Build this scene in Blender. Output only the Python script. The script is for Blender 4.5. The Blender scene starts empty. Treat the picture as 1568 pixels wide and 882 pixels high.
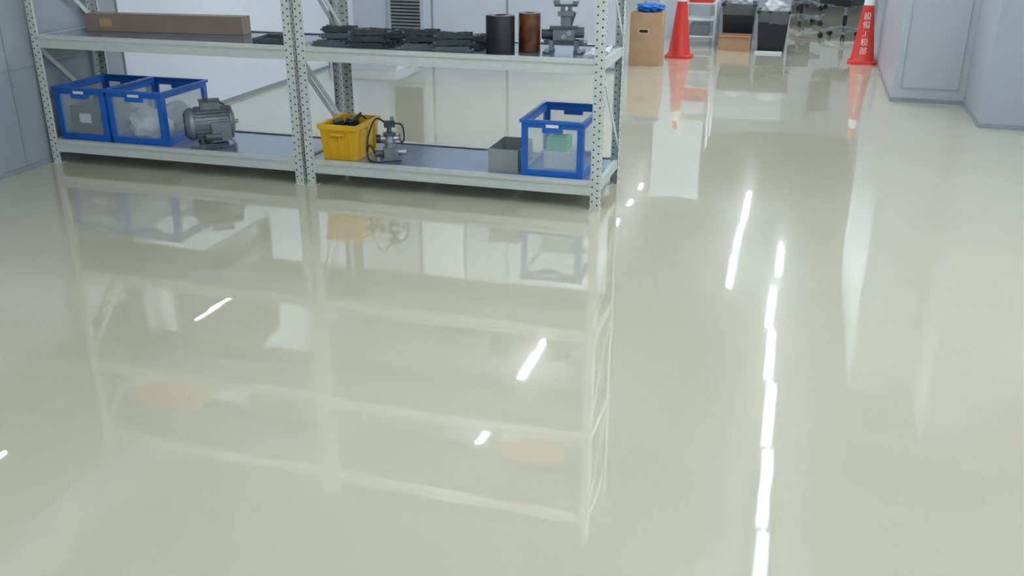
import bpy, bmesh, math, random
from mathutils import Vector, Matrix, noise
random.seed(7)
sc = bpy.context.scene
try:
    sc.view_settings.view_transform = 'Standard'
    sc.view_settings.look = 'None'
except Exception: pass

def lin(c):
    return tuple(((x/255)/12.92 if x/255 <= .04045 else ((x/255+.055)/1.055)**2.4) for x in c)

def mat(name, rgb, rough=.5, metal=0., var=.06, vscale=8., bump=0., bscale=40., ior=1.5, coat=0., spec=.5):
    m = bpy.data.materials.new(name); m.use_nodes = True
    nt = m.node_tree; N = nt.nodes; L = nt.links
    p = N['Principled BSDF']
    c = lin(rgb)
    tc = N.new('ShaderNodeTexCoord')
    nz = N.new('ShaderNodeTexNoise'); nz.inputs['Scale'].default_value = vscale; nz.inputs['Detail'].default_value = 3
    L.new(tc.outputs['Object'], nz.inputs['Vector'])
    r = N.new('ShaderNodeValToRGB')
    r.color_ramp.elements[0].position = .3; r.color_ramp.elements[1].position = .7
    r.color_ramp.elements[0].color = (*[x*(1-var) for x in c], 1)
    r.color_ramp.elements[1].color = (*[min(1, x*(1+var)) for x in c], 1)
    L.new(nz.outputs['Fac'], r.inputs['Fac']); L.new(r.outputs['Color'], p.inputs['Base Color'])
    p.inputs['Roughness'].default_value = rough
    p.inputs['Metallic'].default_value = metal
    p.inputs['IOR'].default_value = ior
    p.inputs['Specular IOR Level'].default_value = spec
    p.inputs['Coat Weight'].default_value = coat
    if bump > 0:
        n2 = N.new('ShaderNodeTexNoise'); n2.inputs['Scale'].default_value = bscale
        L.new(tc.outputs['Object'], n2.inputs['Vector'])
        b = N.new('ShaderNodeBump'); b.inputs['Strength'].default_value = 1; b.inputs['Distance'].default_value = bump
        L.new(n2.outputs['Fac'], b.inputs['Height']); L.new(b.outputs['Normal'], p.inputs['Normal'])
    return m

def clear(name, rgb, trans=.75, rough=.15):
    m = mat(name, rgb, rough, 0, .05, 12)
    nt = m.node_tree; N = nt.nodes; L = nt.links
    p = N['Principled BSDF']; o = N['Material Output']
    t = N.new('ShaderNodeBsdfTransparent'); mx = N.new('ShaderNodeMixShader')
    mx.inputs[0].default_value = 1-trans
    L.new(t.outputs[0], mx.inputs[1]); L.new(p.outputs[0], mx.inputs[2]); L.new(mx.outputs[0], o.inputs[0])
    return m

def emis(name, rgb, s):
    m = bpy.data.materials.new(name); m.use_nodes = True
    nt = m.node_tree; nt.nodes.clear()
    e = nt.nodes.new('ShaderNodeEmission'); o = nt.nodes.new('ShaderNodeOutputMaterial')
    e.inputs[0].default_value = (*rgb, 1); e.inputs[1].default_value = s
    nt.links.new(e.outputs[0], o.inputs[0]); return m

class B:
    def __init__(s, name):
        s.name = name; s.bm = bmesh.new(); s.mats = []
    def mi(s, m):
        if m not in s.mats: s.mats.append(m)
        return s.mats.index(m)
    def fin_faces(s, fs, m, smooth=False):
        i = s.mi(m)
        for f in fs: f.material_index = i; f.smooth = smooth
    def box(s, mn, mx, m, M=None):
        x0, y0, z0 = mn; x1, y1, z1 = mx
        P = [(x0,y0,z0),(x1,y0,z0),(x1,y1,z0),(x0,y1,z0),(x0,y0,z1),(x1,y0,z1),(x1,y1,z1),(x0,y1,z1)]
        vs = [s.bm.verts.new((M @ Vector(p)) if M else p) for p in P]
        fs = [s.bm.faces.new([vs[i] for i in q]) for q in ((3,2,1,0),(4,5,6,7),(0,1,5,4),(1,2,6,5),(2,3,7,6),(3,0,4,7))]
        s.fin_faces(fs, m)
    def bar(s, a, b, w, h, m, up=(0,0,1)):
        a = Vector(a); b = Vector(b); d = (b-a); l = d.length; d.normalize()
        u = Vector(up); r = d.cross(u).normalized(); u = r.cross(d)
        M = Matrix(((r.x,d.x,u.x,a.x),(r.y,d.y,u.y,a.y),(r.z,d.z,u.z,a.z),(0,0,0,1)))
        s.box((-w/2,0,-h/2),(w/2,l,h/2), m, M)
    def cyl(s, a, b, r1, m, r2=None, seg=24, M=None, caps=True):
        if r2 is None: r2 = r1
        a = Vector(a); b = Vector(b)
        if M: a = M @ a; b = M @ b
        d = (b-a).normalized()
        t = Vector((0,0,1)) if abs(d.z) < .9 else Vector((1,0,0))
        u = d.cross(t).normalized(); w = d.cross(u)
        A=[];C=[]
        for i in range(seg):
            an = 2*math.pi*i/seg; o = u*math.cos(an)+w*math.sin(an)
            A.append(s.bm.verts.new(a+o*r1)); C.append(s.bm.verts.new(b+o*r2))
        fs = [s.bm.faces.new((A[i],A[(i+1)%seg],C[(i+1)%seg],C[i])) for i in range(seg)]
        s.fin_faces(fs, m, True)
        if caps:
            s.fin_faces([s.bm.faces.new(list(reversed(A))), s.bm.faces.new(C)], m)
    def lathe(s, prof, m, M=None, seg=36, mats=None):
        rings=[]
        for r,z in prof:
            ring=[]
            for i in range(seg):
                an=2*math.pi*i/seg; p=Vector((r*math.cos(an), r*math.sin(an), z))
                ring.append(s.bm.verts.new(M@p if M else p))
            rings.append(ring)
        for k in range(len(rings)-1):
            fs=[s.bm.faces.new((rings[k][i],rings[k][(i+1)%seg],rings[k+1][(i+1)%seg],rings[k+1][i])) for i in range(seg)]
            s.fin_faces(fs, mats[k] if mats else m, True)
    def tube(s, pts, r, m, seg=8, sub=6):
        P=[Vector(p) for p in pts]; S=[]
        for i in range(len(P)-1):
            p0=P[max(i-1,0)];p1=P[i];p2=P[i+1];p3=P[min(i+2,len(P)-1)]
            for k in range(sub):
                t=k/sub
                S.append(.5*((2*p1)+(-p0+p2)*t+(2*p0-5*p1+4*p2-p3)*t*t+(-p0+3*p1-3*p2+p3)*t**3))
        S.append(P[-1]); prev=None; rings=[]
        for i,p in enumerate(S):
            d=(S[min(i+1,len(S)-1)]-S[max(i-1,0)]).normalized()
            if prev is None:
                t=Vector((0,0,1)) if abs(d.z)<.9 else Vector((1,0,0)); u=d.cross(t).normalized()
            else: u=(prev-d*prev.dot(d)).normalized()
            prev=u; w=d.cross(u)
            rings.append([s.bm.verts.new(p+(u*math.cos(2*math.pi*j/seg)+w*math.sin(2*math.pi*j/seg))*r) for j in range(seg)])
        fs=[]
        for k in range(len(rings)-1):
            fs+=[s.bm.faces.new((rings[k][i],rings[k][(i+1)%seg],rings[k+1][(i+1)%seg],rings[k+1][i])) for i in range(seg)]
        fs+=[s.bm.faces.new(list(reversed(rings[0]))), s.bm.faces.new(rings[-1])]
        s.fin_faces(fs,m,True)
    def blob(s, c, size, m, amp=.25, fr=2.5, seed=0, sub=4, M=None, flat=True):
        r=bmesh.ops.create_icosphere(s.bm, subdivisions=sub, radius=1)
        c=Vector(c)
        for v in r['verts']:
            p=v.co.copy()
            n=noise.noise(p*fr+Vector((seed,seed*2,0)))+.5*noise.noise(p*fr*2.7+Vector((seed,0,seed)))
            p*= (1+amp*n)
            p=Vector((p.x*size[0],p.y*size[1],p.z*size[2]))
            if flat: p.z=max(p.z,-size[2]*.8)
            q=c+p
            v.co = M@q if M else q
        fs={f for v in r['verts'] for f in v.link_faces}
        s.fin_faces(fs,m,True)
    def done(s, bevel=0, parent=None, loc=None, rotz=0):
        bmesh.ops.recalc_face_normals(s.bm, faces=s.bm.faces)
        me=bpy.data.meshes.new(s.name); s.bm.to_mesh(me); s.bm.free()
        for m in s.mats: me.materials.append(m)
        o=bpy.data.objects.new(s.name, me); sc.collection.objects.link(o)
        if bevel:
            b=o.modifiers.new('bevel','BEVEL'); b.width=bevel; b.segments=2; b.limit_method='ANGLE'; b.angle_limit=.7
        if parent: o.parent=parent
        if loc: o.location=loc
        if rotz: o.rotation_euler[2]=rotz
        return o

def TR(x,y,z,rz=0,rx=0,ry=0):
    return Matrix.Translation((x,y,z))@Matrix.Rotation(rz,4,'Z')@Matrix.Rotation(ry,4,'Y')@Matrix.Rotation(rx,4,'X')

# ---------------- materials
M_wallw = mat('white_panel_wall', (206,213,221), .28, 0, .02, 2)
M_wallb = mat('back_panel_wall', (196,203,212), .28, 0, .02, 2)
M_wallg = mat('grey_panel_wall', (142,151,158), .3, 0, .03, 2)
M_wallr = mat('column_panel', (176,181,190), .3, 0, .02, 2)
M_walln = mat('column_panel_grey', (162,168,178), .3, 0, .02, 2)
M_ceil  = mat('ceiling_panel', (144,152,162), .7, 0, .03, 1)
M_trim  = mat('panel_trim', (140,150,156), .35, .2)
M_pane  = mat('lit_look_pane', (244,247,250), .4, 0, .01)  # opaque near-white; the lit window's brightness is put into the colour
M_rack  = mat('rack_powder_coat', (190,195,190), .38, 0, .04, 20)
M_hole  = mat('rack_hole_dark', (34,38,38), .7)
M_galv  = mat('galvanised_deck', (152,168,188), .2, .7, .08, 14, .0006, 6)
M_blue  = mat('blue_plastic', (20,92,178), .35, 0, .08)
M_clear = clear('clear_plastic_panel', (200,214,220), .8, .15)
M_bag   = clear('clear_bag', (225,230,232), .35, .25)
M_liner = clear('clear_bin_liner', (205,212,216), .84, .2)
M_yel   = mat('yellow_plastic', (214,166,22), .4, 0, .05)
M_card  = mat('cardboard', (176,142,110), .85, 0, .05, 10)
M_cardd = mat('cardboard_grey_brown', (132,116,102), .85, 0, .06, 10)
M_tape  = mat('packing_tape', (196,170,130), .3)
M_dark  = mat('dark_metal', (54,60,66), .4, .3, .25, 30)
M_dark2 = mat('dark_grey_part', (82,89,94), .45, .3, .2, 30)
M_black = mat('black_plastic', (20,22,25), .4, 0, .2)
M_steel = mat('steel', (165,170,174), .3, .7, .1, 20)
M_alum  = mat('cast_grey_metal', (116,124,130), .42, .35, .18, 25)
M_copper= mat('amber_copper_roll', (96,58,32), .25, .3, .7, 14)
M_green = mat('green_plastic', (40,170,110), .5)
M_white = mat('white_plastic', (222,226,228), .4)
M_red   = mat('cone_red', (206,52,38), .45, 0, .05)
M_bluebag = mat('blue_bag', (30,110,190), .45, 0, .2, 10)
M_grey  = mat('grey_sheet_metal', (150,156,152), .4, .3)
M_glass = clear('window_glass', (200,215,215), .92, .02)
M_lamp  = emis('lamp_tube_glow', (.90,.965,1.0), 112)
M_lampd = emis('lamp_tube_soft', (.93,.98,1.0), 14)

# floor: pigmented epoxy under a clear self-levelled gloss layer
M_floor = mat('epoxy_floor', (198,193,170), .16, 0, .035, .9, ior=1.45, spec=.05)
nt=M_floor.node_tree; N=nt.nodes; L=nt.links
P_=N['Principled BSDF']
P_.inputs['Coat Weight'].default_value=1; P_.inputs['Coat Roughness'].default_value=0; P_.inputs['Coat IOR'].default_value=2.5
tc=[n for n in N if n.type=='TEX_COORD'][0]
def nz(scale,det=1.5,rough=.5):
    n=N.new('ShaderNodeTexNoise'); n.inputs['Scale'].default_value=scale; n.inputs['Detail'].default_value=det
    n.inputs['Roughness'].default_value=rough
    L.new(tc.outputs['Object'],n.inputs['Vector']); return n
b1=N.new('ShaderNodeBump'); b1.inputs['Strength'].default_value=1; b1.inputs['Distance'].default_value=.0016
L.new(nz(1.9,0).outputs['Fac'],b1.inputs['Height'])
b2=N.new('ShaderNodeBump'); b2.inputs['Strength'].default_value=1; b2.inputs['Distance'].default_value=.00017
L.new(nz(10,0).outputs['Fac'],b2.inputs['Height']); L.new(b1.outputs['Normal'],b2.inputs['Normal'])
L.new(b2.outputs['Normal'],P_.inputs['Normal']); L.new(b2.outputs['Normal'],P_.inputs['Coat Normal'])

# ---------------- room shell
def shell(name, mn, mx, m):
    b=B(name); b.box(mn,mx,m); return b.done()
H=2.8
shell('floor',(-9,-5,-.1),(3.6,20,0),M_floor)
shell('ceiling',(-9,-5,H),(3.6,20,H+.1),M_ceil)
shell('wall_far',(-9,20,0),(3.6,20.1,H),M_wallw)
shell('wall_front',(-9,-5.1,0),(3.6,-5,H),M_wallg)
shell('wall_right',(3.6,-5,0),(3.7,7.9,H),M_wallw)
shell('wall_outer_left',(-9.1,-5,0),(-9,20,H),M_wallw)
xl0,xl1=-4.79,-4.69
b=B('wall_left')
def lw(y0,y1,z0,z1,m): b.box((xl0,y0,z0),(xl1,y1,z1),m)
lw(-5,5.9,0,1.15,M_wallg); lw(-5,5.9,2.35,H,M_wallg); lw(-5,3.4,1.15,2.35,M_wallg); lw(5.6,5.9,1.15,2.35,M_wallg)
lw(5.9,20,0,1.15,M_wallw); lw(5.9,20,2.35,H,M_wallw); lw(5.9,6.05,1.15,2.35,M_wallw); lw(7.6,20,1.15,2.35,M_wallw)
b.done()
for i,(y0,y1) in enumerate(((3.4,5.6),(6.05,7.6))):
    b=B('window_%d'%(i+1))
    b.box((-4.745,y0,1.15),(-4.739,y1,2.35),M_glass)
    for yy in (y0,y1-.03): b.box((-4.8,yy,1.15),(-4.68,yy+.03,2.35),M_trim)
    b.box((-4.8,y0+.03,1.15),(-4.68,y1-.03,1.18),M_trim); b.box((-4.8,y0+.03,2.32),(-4.68,y1-.03,2.35),M_trim)
    b.done()
shell('wall_back',(-4.69,9.7,0),(-1.76,9.82,H),M_wallb)
b=B('window_3'); b.box((-3.97,9.685,1.72),(-3.45,9.7,2.5),M_pane)
for xx in (-3.99,-3.45): b.box((xx,9.675,1.70),(xx+.02,9.7,2.52),M_trim)
b.box((-3.97,9.675,1.70),(-3.45,9.7,1.72),M_trim); b.box((-3.97,9.675,2.5),(-3.45,9.7,2.52),M_trim)
b.done()
shell('wall_column_near',(1.375,7.9,0),(3.7,8.9,H),M_walln)
shell('wall_column_far',(.8,8.82,0),(1.5,12.0,H),M_wallr)
shell('wall_corridor',(1.1,12.0,0),(1.2,20,H),M_wallw)
b=B('wall_partition'); b.box((-1.76,12.45,0),(-1.12,12.52,2.1),M_wallw); b.box((-1.12,12.45,0),(-.16,12.5,1.0),M_wallr); b.done()
b=B('plinth'); b.box((-4.675,9.05,0),(-3.93,9.685,.1),M_wallw); b.box((-4.675,9.04,.1),(-3.92,9.685,.12),M_trim); b.done()
# trims
b=B('baseboard_right'); b.box((1.37,7.89,0),(3.6,7.9,.035),M_trim); b.box((.79,8.81,0),(1.375,8.82,.035),M_trim)
b.box((.79,8.82,0),(.8,12.0,.035),M_trim); b.box((1.365,7.9,0),(1.375,8.81,.035),M_trim); b.done()
b=B('baseboard_left'); b.box((-4.69,-5,0),(-4.68,9.03,.03),M_trim); b.done()
b=B('baseboard_back'); b.box((-3.91,9.69,0),(-1.76,9.7,.03),M_trim); b.box((-1.76,9.69,0),(-1.75,9.82,.03),M_trim); b.done()
b=B('trim_1')
for x in (-3.78,): b.box((x,9.692,.03),(x+.018,9.7,1.7),M_trim)
b.box((-2.95,9.692,.03),(-2.932,9.7,H),M_trim)
b.done()
b=B('trim_2')
for y in (2.4,3.6,4.8,5.88): b.box((-4.69,y,.03),(-4.684,y+.015,1.15),M_trim)
b.box((-4.69,-5,.62),(-4.685,5.9,.632),M_trim)
b.done()
b=B('trim_3')
b.box((.86,8.812,.12),(1.32,8.82,.126),M_walln); b.box((.86,8.812,.126),(.865,8.82,2.4),M_walln); b.box((1.315,8.812,.126),(1.32,8.82,2.4),M_walln)
b.done()
# vent
b=B('air_vent_grille')
x0,x1,z0,z1=-4.27,-3.87,.24,1.5
b.box((x0,9.67,z0),(x0+.03,9.7,z1),M_wallr); b.box((x1-.03,9.67,z0),(x1,9.7,z1),M_wallr)
b.box((x0+.03,9.67,z0),(x1-.03,9.7,z0+.03),M_wallr); b.box((x0+.03,9.67,z1-.03),(x1-.03,9.7,z1),M_wallr)
b.box((x0+.03,9.69,z0+.03),(x1-.03,9.7,z1-.03),M_black)
z=z0+.05
while z<z1-.04:
    b.box((x0+.03,-.012,-.002),(x1-.03,.012,.002),M_grey,Matrix.Translation((0,9.68,z))@Matrix.Rotation(.7,4,'X')); z+=.035
b.done()

# ---------------- ceiling lamps
def lamp(x,y0,y1,w=.028,m=None):
    b=B('ceiling_light')
    b.box((x-.05,y0-.02,H-.05),(x+.05,y1+.02,H),M_ceil)
    b.box((x-w/2,y0,H-.075),(x+w/2,y1,H-.0505),m or M_lamp)
    b.done()
for x,y0,y1 in ((.13,4.95,6.12),(.11,6.2,7.36),(.085,7.45,8.56),(.045,8.65,9.88),(.0,9.95,11.2),(.03,11.6,12.75)): lamp(x,y0,y1,.024)
for y0,y1 in ((-4,-2.8),(-2.7,-1.5),(-1,.2),(.3,1.5),(2.,3.2),(3.4,4.6)): lamp(.06,y0,y1)
for y0,y1 in ((11.1,12.2),(12.35,13.5),(13.7,15.3)): lamp(-.54,y0,y1,.016)
for y0,y1 in ((-4,-2.8),(-1.5,-.3),(1.,2.2),(3,4.2),(6.6,7.8),(7.9,9.2)): lamp(-2.3,y0,y1)
for y0,y1 in ((12.9,13.15),(14.,14.3),(15,15.3)): lamp(-2.3,y0,y1,.03)
for y0,y1 in ((11,12.2),(14,15.2),(17,18.2)): lamp(-3.6,y0,y1,.05)
for y0,y1 in ((-3,-1.5),(0,1.5),(3,4.5),(5,6.2)): lamp(2.5,y0,y1)  # unseen row, added to light the room from the right
for y0,y1 in ((5.2,5.45),(8.25,8.95)): lamp(-6.15,y0,y1,.022,M_lampd)
for y0,y1 in ((-1,1.2),(11,13)): lamp(-7.6,y0,y1,.04)

# ---------------- racks
YF,YB=5.0,5.6
def rack(x0,x1):
    b=B('shelving_rack'); PW=.052; T=.003; HT=2.25
    for (px,sx) in ((x0,1),(x1,-1)):
        for (py,sy) in ((YF,1),(YB,-1)):
            xa,xb=sorted((px,px+sx*PW)); ya,yb=sorted((py,py+sy*T)); b.box((xa,ya,0),(xb,yb,HT),M_rack)
            xa,xb=sorted((px,px+sx*T)); ya,yb=sorted((py+sy*T,py+sy*PW)); b.box((xa,ya,0),(xb,yb,HT),M_rack)
            xa,xb=sorted((px+sx*(PW-T),px+sx*PW)); ya,yb=sorted((py+sy*T,py+sy*.012)); b.box((xa,ya,0),(xb,yb,HT),M_rack)
            xa,xb=sorted((px-sx*.006,px+sx*(PW+.006))); ya,yb=sorted((py-sy*.006,py+sy*(PW+.006))); b.box((xa,ya,0),(xb,yb,.004),M_rack)
            z=.03; k=0
            while z<HT-.02:
                for off in (.012,.04):
                    zz=z+(.02 if off>.02 else 0)
                    cx=px+sx*off; fy=py-sy*.0008; by=py+sy*(T+.0008)
                    b.cyl((cx,fy,zz),(cx,by,zz),.0052,M_hole,seg=8)
                    cy=py+sy*off; b.cyl((px-sx*.0008,cy,zz),(px+sx*(T+.0008),cy,zz),.0052,M_hole,seg=8)
                z+=.042
    for zt in (.158,.825,1.53,2.10):
        zb=zt-.075
        for (py,sy) in ((YF+.004,1),(YB-.004,-1)):
            ya,yb=sorted((py,py+sy*.03))
            b.box((x0+.004,ya,zb+.012),(x1-.004,yb,zt),M_rack)
            ya,yb=sorted((py-sy*.006,py+sy*.03))
            b.box((x0+PW+.002,ya,zb),(x1-PW-.002,yb,zb+.012),M_rack)
            b.box((x0+PW+.002,ya,zt-.02),(x1-PW-.002,yb,zt+.003),M_rack)
        for px,sx in ((x0+.004,1),(x1-.004,-1)):
            xa,xb=sorted((px,px+sx*.025)); b.box((xa,YF+.05,zb+.02),(xb,YB-.05,zt-.003),M_rack)
        n=3; w=(x1-x0-.06)/n
        for i in range(n):
            b.box((x0+.03+i*w+.001,YF+.034,zt-.016),(x0+.03+(i+1)*w-.001,YB-.034,zt-.004),M_galv)
        for i in range(1,n):
            b.box((x0+.03+i*w-.02,YF+.034,zb+.01),(x0+.03+i*w+.02,YB-.034,zt-.016),M_rack)
    for px,sx in ((x0+.008,1),(x1-.008,-1)):
        for (za,zc) in ((.76,.24),(1.40,.88),(2.0,1.58)):
            b.bar((px,YF+.03,za),(px,YB-.03,zc),.004,.03,M_rack,up=(0,1,0.3))
    return b.done()
rack(-2.79,-.985)
rack(-4.655,-2.817)
ZL=.1545; ZU=.8215; Z3=1.5265; Z4=2.0965

# ---------------- blue crates
def crate(x0,x1,y0,y1,z0,h,kind):
    w=x1-x0; d=y1-y0
    b=B('blue_crate'); t=.02
    def bx(a,c,m): b.box((x0+a[0],y0+a[1],z0+a[2]),(x0+c[0],y0+c[1],z0+c[2]),m)
    bx((.01,.01,0),(w-.01,d-.01,.012),M_blue)
    for za,zb,o in ((.0,.04,.006),(h-.045,h-.018,.004),(h-.018,h,-.006)):
        bx((o,o,za),(w-o,o+t,zb),M_blue); bx((o,d-o-t,za),(w-o,d-o,zb),M_blue)
        bx((o,o+t,za),(o+t,d-o-t,zb),M_blue); bx((w-o-t,o+t,za),(w-o,d-o-t,zb),M_blue)
    for cx,sx in ((.004,1),(w-.004,-1)):
        for cy,sy in ((.004,1),(d-.004,-1)):
            xs=sorted((cx,cx+sx*.036)); ys=sorted((cy,cy+sy*.02)); bx((xs[0],ys[0],.04),(xs[1],ys[1],h-.045),M_blue)
            xs=sorted((cx,cx+sx*.02)); ys=sorted((cy+sy*.02,cy+sy*.045)); bx((xs[0],ys[0],.04),(xs[1],ys[1],h-.045),M_blue)
    for yy in (0,d-.016):
        bx((w*.34,yy,h-.07),(w*.66,yy+.016,h-.045),M_blue)
    bx((.04,.012,.04),(w-.04,.015,h-.045),M_clear); bx((.04,d-.015,.04),(w-.04,d-.012,h-.045),M_clear)
    bx((.012,.05,.04),(.015,d-.05,h-.045),M_clear); bx((w-.015,.05,.04),(w-.012,d-.05,h-.045),M_clear)
    bx((w*.4,.0,h-.04),(w*.6,.004,h-.022),M_white)
    b.done(.002)
crate(-4.625,-4.24,5.07,5.58,ZL,.34,1)
crate(-4.225,-3.81,5.07,5.58,ZL,.34,2)
crate(-1.455,-1.09,5.045,5.58,ZL,.325,3)
z=ZL+.0125
b=B('black_instrument')
b.box((-4.56,5.12,z),(-4.31,5.4,z+.2),M_dark); b.box((-4.49,5.114,z+.09),(-4.40,5.12,z+.15),M_white); b.box((-4.5,5.115,z+.02),(-4.35,5.12,z+.07),M_black)
b.cyl((-4.43,5.27,z+.2),(-4.43,5.27,z+.235),.05,M_black); b.bar((-4.52,5.27,z+.25),(-4.33,5.27,z+.25),.02,.02,M_dark)
for xx in (-4.52,-4.33): b.bar((xx,5.27,z+.195),(xx,5.27,z+.26),.015,.015,M_dark,up=(0,1,0))
b.box((-4.53,5.41,z),(-4.33,5.52,z+.12),M_green)
b.done(.004)
b=B('white_bag_bundle')
b.blob((-4.03,5.23,z+.085),(.14,.1,.1),M_white,.3,2.2,3)
b.blob((-3.98,5.43,z+.09),(.12,.085,.1),M_bag,.3,2.4,8)
b.done()
b=B('green_parts_tray')
b.box((-1.36,5.2,z),(-1.18,5.42,z+.10),M_bag); b.box((-1.345,5.21,z+.1),(-1.225,5.35,z+.11),M_green)
b.box((-1.345,5.21,z+.11),(-1.225,5.222,z+.175),M_green); b.box((-1.345,5.338,z+.11),(-1.225,5.35,z+.175),M_green)
b.box((-1.345,5.222,z+.11),(-1.333,5.338,z+.175),M_green); b.box((-1.237,5.222,z+.11),(-1.225,5.338,z+.175),M_green)
b.done(.002)

def tote(name,x0,x1,y0,y1,z0,h,m,t=.008,taper=.012,rim=.012):
    b=B(name)
    def ring(i,z):
        return [(x0+i,y0+i,z),(x1-i,y0+i,z),(x1-i,y1-i,z),(x0+i,y1-i,z)]
    levels=[ring(taper,z0),ring(0,z0+h-.03),ring(-rim,z0+h-.03),ring(-rim,z0+h),ring(t,z0+h),ring(taper+t,z0+t)]
    V=[[b.bm.verts.new(p) for p in l] for l in levels]
    fs=[b.bm.faces.new(list(reversed(V[0]))), b.bm.faces.new(V[-1])]
    for k in range(len(V)-1):
        for i in range(4): fs.append(b.bm.faces.new((V[k][i],V[k][(i+1)%4],V[k+1][(i+1)%4],V[k+1][i])))
    b.fin_faces(fs,m)
    return b
b=tote('yellow_tote',-2.715,-2.475,5.06,5.38,ZL,.215,M_yel)
for xx in (-2.66,-2.59,-2.52): b.box((xx-.004,5.056,ZL+.02),(xx+.004,5.066,ZL+.185),M_yel)
for yy in (5.12,5.22,5.32): b.box((-2.485,yy-.004,ZL+.02),(-2.471,yy+.004,ZL+.185),M_yel)
b.box((-2.64,5.045,ZL+.15),(-2.55,5.06,ZL+.165),M_yel)
b.done(.002)
b=B('tool_pile')
for i in range(12):
    x=-2.67+random.random()*.12; y=5.12+random.random()*.16
    b.box((-.04,-.03,-.015),(.04,.03,.015),random.choice((M_dark,M_black,M_dark2)),TR(x+.02,y,ZL+.15+random.random()*.065,random.random()*3,random.uniform(-.5,.5)))
b.box((-2.69,5.085,ZL+.01),(-2.50,5.355,ZL+.14),M_dark)
b.bar((-2.6,5.15,ZL+.17),(-2.54,5.28,ZL+.25),.012,.012,M_dark2)
b.tube([(-2.57,5.2,ZL+.17),(-2.53,5.24,ZL+.24),(-2.52,5.3,ZL+.21)],.006,M_black)
b.done(.002)
b=tote('grey_metal_bin',-1.665,-1.485,5.1,5.42,ZL,.13,M_grey,.003,0,.0); b.done()

# motor
def motor():
    b=B('electric_motor'); M=TR(-3.60,5.25,ZL,math.radians(38))
    r=.105; zc=.128
    def c(a,bb,ra,m,rb=None,seg=32): b.cyl(a,bb,ra,m,rb,seg,M)
    c((-.10,0,zc),(.12,0,zc),r*.92,M_alum)
    for i in range(26):
        a=2*math.pi*i/26
        R=M@TR(0,0,zc,0,a)
        b.box((-.09,-.003,r*.88),(.11,.003,r*1.04),M_alum,R)
    c((-.125,0,zc),(-.1,0,zc),r*.98,M_alum); c((-.15,0,zc),(-.125,0,zc),r*.8,M_alum,r*.98)
    c((-.153,0,zc),(-.149,0,zc),r*.72,M_alum)
    for i in range(8):
        a=2*math.pi*i/8; R=M@TR(-.155,0,zc,0,a)
        b.box((-.002,-.014,r*.28),(.003,.014,r*.68),M_black,R)
    c((-.162,0,zc),(-.15,0,zc),.02,M_steel)
    c((.12,0,zc),(.14,0,zc),r,M_alum); c((.14,0,zc),(.155,0,zc),r*.9,M_alum,r*.5); c((.155,0,zc),(.18,0,zc),.013,M_steel)
    for yy in (-.08,.08):
        b.box((-.08,yy-.02,0),(.1,yy+.02,.012),M_dark2,M)
        for xx in (-.06,.07): b.box((xx-.012,yy*.8-.012,.01),(xx+.012,yy*.8+.012,.07),M_dark2,M)
    b.box((-.05,-.05,zc+r-.01),(.07,.05,zc+r+.035),M_alum,M); b.box((-.055,-.055,zc+r+.035),(.075,.055,zc+r+.042),M_dark2,M)
    c((-.01,0,zc+r+.035),(-.01,0,zc+r+.06),.012,M_dark2)
    b.box((.0,-.125,.03),(.12,-.09,.15),M_alum,M); b.cyl((-.04,-.11,.06),(.06,-.11,.06),.028,M_dark2,None,16,M)
    b.tube([M@Vector(p) for p in ((.06,.03,zc+r+.02),(.12,.07,zc+.08),(.16,.1,.05),(.08,.14,.008),(0,.13,.006))],.006,M_black)
    return b.done(.0015)
motor()

b=B('vacuum_pump')
M=TR(-2.31,5.17,ZL,.5)
b.box((-.06,-.045,0),(.07,.045,.015),M_alum,M)
b.box((-.04,-.035,.015),(.045,.035,.075),M_alum,M)
b.cyl((0,0,.075),(0,0,.16),.028,M_steel,None,24,M); b.cyl((0,0,.10),(0,0,.108),.037,M_alum,None,24,M); b.cyl((0,0,.15),(0,0,.165),.038,M_dark2,None,24,M)
b.cyl((-.055,0,.13),(.06,0,.13),.016,M_steel,None,20,M); b.cyl((.06,0,.13),(.07,0,.13),.026,M_alum,None,20,M); b.cyl((-.08,0,.13),(-.055,0,.13),.026,M_black,None,20,M)
b.cyl((0,0,.165),(0,0,.2),.015,M_dark2,None,16,M); b.box((-.03,-.02,.2),(.035,.02,.235),M_dark,M); b.cyl((.02,0,.235),(.02,0,.26),.012,M_alum,None,16,M)
b.cyl((.045,0,.045),(.095,0,.045),.022,M_steel,None,20,M); b.cyl((-.09,0,.04),(-.04,0,.04),.02,M_dark2,None,20,M)
for pts in (((-.02,0,.225),(-.08,-.04,.26),(-.13,-.06,.16),(-.14,-.06,.04),(-.10,-.07,.008),(-.03,-.08,.008),(.06,-.07,.007)),
            ((-.09,0,.04),(-.12,-.02,.1),(-.14,-.03,.05),(-.12,-.07,.008),(-.05,-.08,.006)),
            ((.035,0,.22),(.08,.02,.2),(.09,.02,.12),(.07,.0,.1))):
    b.tube([M@Vector(p) for p in pts],.005,M_black)
b.done(.0015)

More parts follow.
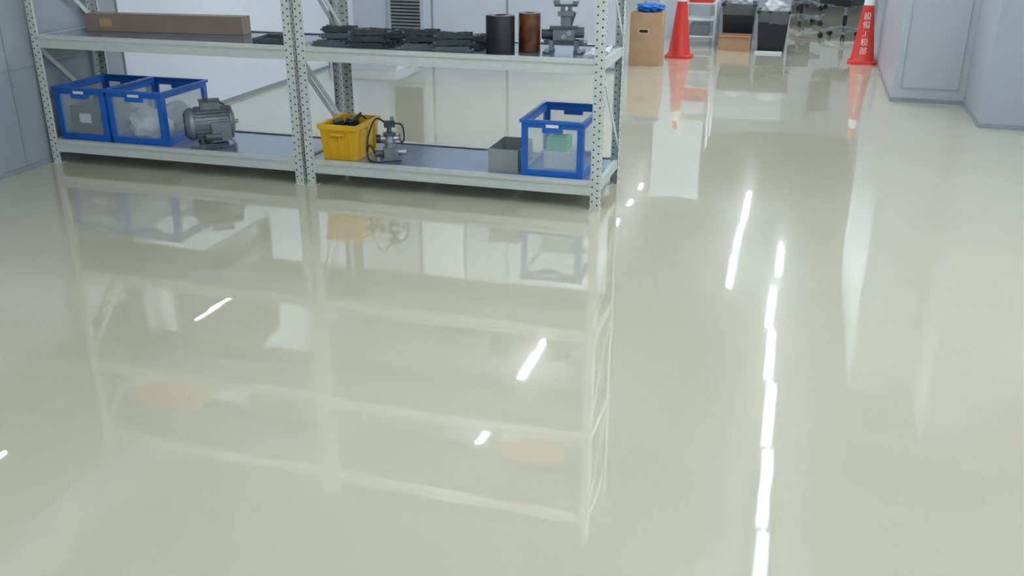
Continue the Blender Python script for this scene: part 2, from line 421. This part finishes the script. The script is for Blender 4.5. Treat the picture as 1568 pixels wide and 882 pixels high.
# ---------------- upper shelf items
b=B('long_cardboard_box')
M=TR(-3.94,5.42,ZU+.0005,math.radians(5))
b.box((-.55,-.06,0),(.55,.055,.108),M_cardd,M); b.box((-.551,-.012,.1075),(.551,.01,.1095),M_tape,M)
b.box((-.45,-.0615,.03),(-.36,-.06,.08),M_card,M)
b.done(.003)
b=B('metal_tray')
M=TR(-3.03,5.22,ZU,.05)
b.box((-.12,-.1,0),(.1,.1,.008),M_dark2,M); b.box((-.12,-.1,.008),(.1,-.09,.028),M_dark2,M); b.box((-.12,.09,.008),(.1,.1,.028),M_dark2,M)
b.box((-.12,-.09,.008),(-.11,.09,.028),M_dark2,M); b.box((.09,-.09,.008),(.1,.09,.028),M_dark2,M)
b.done(.001)
def bracket(b,M,m):
    b.box((-.10,-.026,0),(.10,.026,.01),m,M); b.box((-.10,-.026,.01),(.09,-.019,.032),m,M); b.box((-.09,.019,.01),(.10,.026,.032),m,M)
    b.box((-.08,-.016,.01),(-.04,.016,.038),M_dark2,M); b.box((.03,-.016,.01),(.085,.016,.028),M_dark2,M)
    b.cyl((0,0,.01),(0,0,.032),.014,M_alum,None,14,M); b.cyl((.06,0,.028),(.06,0,.036),.01,M_black,None,12,M)
    b.box((.10,-.012,.002),(.118,.012,.014),m,M); b.cyl((-.118,0,.012),(-.10,0,.012),.007,M_alum,None,10,M)
for (xa,n,k2) in ((-2.62,2,5),(-2.09,2,4)):
    b=B('metal_bracket_pile')
    for i in range(n):
        for j in range(k2):
            for lay in range(1+((i*2+j)%3>0)+((i+j)%4==1)):
                bracket(b,TR(xa+i*.225+j*.012+.02*random.random(),5.1+j*.078,ZU+.001+lay*.038,.3+random.uniform(-.12,.12)),random.choice((M_dark,M_dark,M_dark2)))
    b.done(.001)
b=B('amber_film_roll')
def roll(x,y,r,h,m1,m2):
    M=TR(x,y,ZU,0)
    b.lathe([(r*.35,0),(r,0),(r,.004),(r*1.0,h-.004),(r*.985,h),(r*.4,h),(r*.4,h*.2),(r*.35,0)],m1,M,40,[m1,m1,m1,m1,m2,M_black,M_black])
roll(-1.60,5.14,.080,.205,M_black,M_copper); b.done()
b=B('amber_film_roll')
roll(-1.463,5.25,.062,.21,M_copper,M_black); b.done()
b=B('clamp_fixture')
M=TR(-1.265,5.26,ZU,.15)
for sx in (-1,1):
    b.box((sx*.085-.03,-.06,0),(sx*.085+.03,.06,.014),M_dark2,M); b.box((sx*.07-.012,-.04,.014),(sx*.07+.012,.04,.07),M_alum,M)
b.box((-.11,-.03,.045),(.11,.03,.07),M_dark2,M); b.cyl((-.13,0,.058),(.13,0,.058),.012,M_steel,None,16,M)
b.cyl((-.125,0,.1),(-.05,0,.1),.028,M_dark,None,20,M); b.cyl((.04,0,.11),(.11,0,.11),.03,M_dark2,None,20,M)
b.box((-.06,-.04,.07),(.06,.04,.125),M_alum,M); b.box((-.08,-.02,.125),(.075,.025,.145),M_dark2,M)
b.box((-.02,-.02,.145),(.035,.02,.2),M_alum,M); b.bar(M@Vector((.03,0,.14)),M@Vector((.055,0,.22)),.02,.02,M_dark2)
b.box((-.035,-.03,.2),(.05,.03,.225),M_alum,M)
b.cyl((-.01,0,.225),(-.01,0,.25),.012,M_steel,None,14,M); b.cyl((.03,0,.225),(.03,0,.25),.012,M_steel,None,14,M)
b.box((-.055,-.035,.25),(.07,.035,.264),M_dark2,M); b.box((-.06,-.04,.264),(-.03,.04,.285),M_alum,M); b.box((.045,-.04,.264),(.075,.04,.28),M_alum,M)
for p in ((-.09,-.065,.02),(.0,-.05,.09),(.09,-.065,.02),(.03,-.045,.11)):
    b.cyl(p,(p[0],p[1]+.02,p[2]),.014,M_steel,None,14,M)
b.done(.0015)
b=B('plastic_film')
nx,ny=26,18; g=[]
for j in range(ny):
    row=[]
    for i in range(nx):
        x=-1.115+.105*i/(nx-1); y=5.045+.36*j/(ny-1)
        h=.008+.035*abs(noise.noise(Vector((x*14,y*9,1))))+.02*abs(noise.noise(Vector((x*34,y*28,4))))
        row.append(b.bm.verts.new((x,y,ZU+h)))
    g.append(row)
b.fin_faces([b.bm.faces.new((g[j][i],g[j][i+1],g[j+1][i+1],g[j+1][i])) for j in range(ny-1) for i in range(nx-1)],M_bag,False)
b.done()
def carton(x0,x1,y0,y1,z0,h,m,name='cardboard_box'):
    b=B(name); b.box((x0,y0,z0),(x1,y1,z0+h),m); b.box((x0-.001,(y0+y1)/2-.03,z0+h-.001),(x1+.001,(y0+y1)/2+.03,z0+h+.001),M_tape)
    b.box((x0+.02,y0-.0015,z0+h*.2),(x0+.12,y0,z0+h*.5),M_white)
    b.box((x0-.001,(y0+y1)/2-.03,z0+h*.7),(x0,(y0+y1)/2+.03,z0+h),M_tape)
    return b.done(.003)
carton(-4.4,-3.9,5.08,5.5,Z3,.3,M_card); carton(-1.6,-1.2,5.1,5.5,Z3,.25,M_card)

# ---------------- background items
b=B('tall_carton')
x0,x1,y0,y1,h=-1.73,-1.41,10.12,10.46,.54
b.box((x0,y0,0),(x1,y1,h),M_card); b.box((x0+.1,y0-.002,h-.2),(x0+.19,y0,h-.17),M_black); b.box((x0+.09,y0-.001,h-.21),(x0+.2,y0,h-.16),M_tape)
b.box((x0-.001,(y0+y1)/2-.025,h-.001),(x1+.001,(y0+y1)/2+.025,h+.001),M_tape)
b.box((x1,(y0+y1)/2-.025,h*.75),(x1+.001,(y0+y1)/2+.025,h),M_tape)
b.done(.004)
b=B('blue_bag'); b.blob((-1.55,10.28,.58),(.13,.14,.05),M_bluebag,.5,2.6,2); b.done()

def cone(x,y,text=None,rot=0):
    b=B('traffic_cone')
    s=.15
    pts=[(-s,-s*.7),(-s*.7,-s),(s*.7,-s),(s,-s*.7),(s,s*.7),(s*.7,s),(-s*.7,s),(-s,s*.7)]
    A=[b.bm.verts.new((px,py,0)) for px,py in pts]; C=[b.bm.verts.new((px*.96,py*.96,.028)) for px,py in pts]
    fs=[b.bm.faces.new(list(reversed(A))),b.bm.faces.new(C)]+[b.bm.faces.new((A[i],A[(i+1)%8],C[(i+1)%8],C[i])) for i in range(8)]
    b.fin_faces(fs,M_red)
    HH=.80
    r=lambda z:.122-(.122-.028)*(z-.028)/(HH-.028)
    prof=[(.132,.028),(r(.045),.045),(r(.60),.60),(r(.60)+.002,.602),(r(.70)+.002,.70),(r(.70),.702),(r(HH),HH),(.018,HH),(.016,HH-.04)]
    b.lathe(prof,M_red,None,40,[M_red,M_red,M_white,M_white,M_white,M_red,M_red,M_red])
    o=b.done(.003,loc=(x,y,0),rotz=rot)
    if text:
        try:
            z=.50
            for k,ch in enumerate(text):
                cu=bpy.data.curves.new('lettering','FONT'); cu.body=ch; cu.size=.078; cu.align_x='CENTER'
                t=bpy.data.objects.new('tmp',cu); sc.collection.objects.link(t)
                bpy.context.view_layer.update()
                me=bpy.data.meshes.new_from_object(t.evaluated_get(bpy.context.evaluated_depsgraph_get()))
                bpy.data.objects.remove(t)
                me.materials.clear(); me.materials.append(M_white)
                zc=z-k*.088
                for v in me.vertices:
                    zz=zc+v.co.y-.035; rr=r(zz)+.0015; a=v.co.x/max(rr,.03)
                    v.co=(rr*math.sin(a),-rr*math.cos(a),zz)
                to=bpy.data.objects.new('lettering_%d'%(k+1),me); sc.collection.objects.link(to); to.parent=o
        except Exception as e: print('TEXT FAIL',e)
    return o
cone(-1.29,10.85,None,.0)
cone(.645,10.98,'設備工程部',-.05)

b=B('utility_shelf')
x0,x1,y0,y1=-1.36,-1.0,11.75,12.2
for x in (x0,x1):
    for y in (y0,y1): b.cyl((x,y,0),(x,y,1.2),.014,M_white,None,12)
for z in (.12,.5,.9):
    b.box((x0,y0,z-.012),(x1,y1,z),M_white)
b.done()
b=B('storage_box'); b.box((x0+.03,y0+.03,.121),(x1-.03,y1-.05,.3),M_clear); b.box((x0+.02,y0+.02,.3),(x1-.02,y1-.04,.32),M_white); b.box((x0+.06,y0+.06,.125),(x1-.08,y1-.1,.25),M_dark2); b.done(.003)
b=B('red_tool_case'); b.box((x0+.04,y0+.04,.501),(x1-.04,y1-.1,.66),M_red); b.box((x0+.12,y0+.03,.6),(x1-.12,y0+.04,.63),M_black); b.done(.005)

def bin_(x,y,w,d,h,seed,card=False):
    b=tote('waste_bin',x-w/2,x+w/2,y-d/2,y+d/2,0,h,M_black,.006,.03,.012)
    n=40; rings=[]
    for (sc_,z) in ((.93,h-.12),(.97,h-.03),(1.04,h+.012),(1.08,h+.005),(1.09,h-.06),(1.09,h-.13)):
        ring=[]
        for i in range(n):
            a=2*math.pi*i/n; cx,sx=math.cos(a),math.sin(a); q=1/max(abs(cx),abs(sx)); q=min(q,1.3)
            nn=noise.noise(Vector((cx*5,sx*5,z*8+seed)))
            ring.append(b.bm.verts.new((x+cx*q*w/2*sc_+.016*nn*cx,y+sx*q*d/2*sc_+.016*nn*sx,z+.03*nn)))
        rings.append(ring)
    b.fin_faces([b.bm.faces.new((rings[k][i],rings[k][(i+1)%n],rings[k+1][(i+1)%n],rings[k+1][i])) for k in range(5) for i in range(n)],M_liner,True)
    b.blob((x,y,h+.0),(w*.38,d*.38,.1),M_bag,.45,2.4,seed)
    b.done()
bin_(-.33,11.66,.35,.35,.46,3)
bin_(-.74,11.98,.38,.34,.50,7)
b=tote('open_cardboard_box',-.92,-.56,11.5,11.74,0,.17,M_card,.005,0,0)
b.bar((-.90,11.49,.165),(-.58,11.49,.165),.05,.004,M_card); b.done()
b=B('foam_sheet'); b.box((-.5,11.36,0),(-.2,11.46,.02),M_white); b.done(.003)

def chair(x,y,rz,seatz=.48,back=True):
    e=bpy.data.objects.new('office_chair',None); sc.collection.objects.link(e); e.location=(x,y,0); e.rotation_euler[2]=rz
    b=B('star_base')
    for i in range(5):
        a=2*math.pi*i/5; d=Vector((math.cos(a),math.sin(a),0))
        b.bar(d*.03+Vector((0,0,.125)),d*.29+Vector((0,0,.085)),.038,.03,M_steel)
    b.cyl((0,0,.08),(0,0,.15),.04,M_steel); b.cyl((0,0,.15),(0,0,.28),.028,M_black); b.cyl((0,0,.28),(0,0,seatz-.06),.016,M_steel)
    b.done(.004,e)
    b=B('casters')
    for i in range(5):
        a=2*math.pi*i/5+.0; d=Vector((math.cos(a),math.sin(a),0)); t=Vector((-d.y,d.x,0))
        c=d*.29
        for s in (-1,1):
            p=c+t*s*.016+Vector((0,0,.03)); b.cyl(p-t*.009,p+t*.009,.03,M_black,seg=20)
        b.cyl(c+Vector((0,0,.03)),c+Vector((0,0,.085)),.01,M_black,seg=12); b.box((c.x-.018,c.y-.018,.045),(c.x+.018,c.y+.018,.066),M_black)
    b.done(.002,e)
    b=B('seat')
    b.box((-.1,-.1,seatz-.06),(.1,.1,seatz-.03),M_black)
    b.box((-.24,-.23,seatz-.03),(.24,.23,seatz+.04),M_black)
    b.bar((.05,0,seatz-.045),(.27,0,seatz-.05),.012,.008,M_black)
    b.done(.025,e)
    if back:
        b=B('backrest'); b.bar((0,.08,seatz-.045),(0,.27,seatz-.02),.06,.012,M_black); b.bar((0,.265,seatz-.02),(0,.29,seatz+.25),.06,.012,M_black,up=(0,1,0))
        b.box((-.21,.24,seatz+.12),(.21,.29,seatz+.52),M_black); b.done(.02,e)
chair(.50,13.05,.9,.45)
chair(-.05,14.4,2.2,.42)
chair(.05,16.6,.4,.46)
b=B('office_desk')
b.box((-1.6,15.2,.72),(-.45,15.9,.75),M_white)
for x in (-1.56,-.49):
    for y in (15.24,15.86): b.box((x-.02,y-.02,0),(x+.02,y+.02,.72),M_dark)
b.box((-.95,15.25,.1),(-.52,15.8,.7),M_dark2); b.box((-.92,15.24,.4),(-.55,15.25,.66),M_black)
b.done(.004)
b=B('office_desk')
b.box((-.3,18.6,.72),(1.0,19.3,.75),M_white); b.box((-.25,19.2,.2),(.95,19.22,.72),M_dark)
for x in (-.26,.96):
    for y in (18.64,19.26): b.box((x-.02,y-.02,0),(x+.02,y+.02,.72),M_dark)
b.box((-.2,18.7,0),(.2,19.15,.55),M_dark)
b.done(.004)

w=bpy.data.worlds.new('world'); sc.world=w; w.use_nodes=True
w.node_tree.nodes['Background'].inputs[0].default_value=(.8,.9,1,1); w.node_tree.nodes['Background'].inputs[1].default_value=.3

cd=bpy.data.cameras.new('camera'); cam=bpy.data.objects.new('camera',cd); sc.collection.objects.link(cam)
cd.sensor_width=36; cd.lens=1450/1568*36; cd.clip_start=.05; cd.clip_end=100
cam.location=(0,0,1.6); cam.rotation_euler=(math.radians(90-22.17),0,math.radians(16.6))
sc.camera=cam
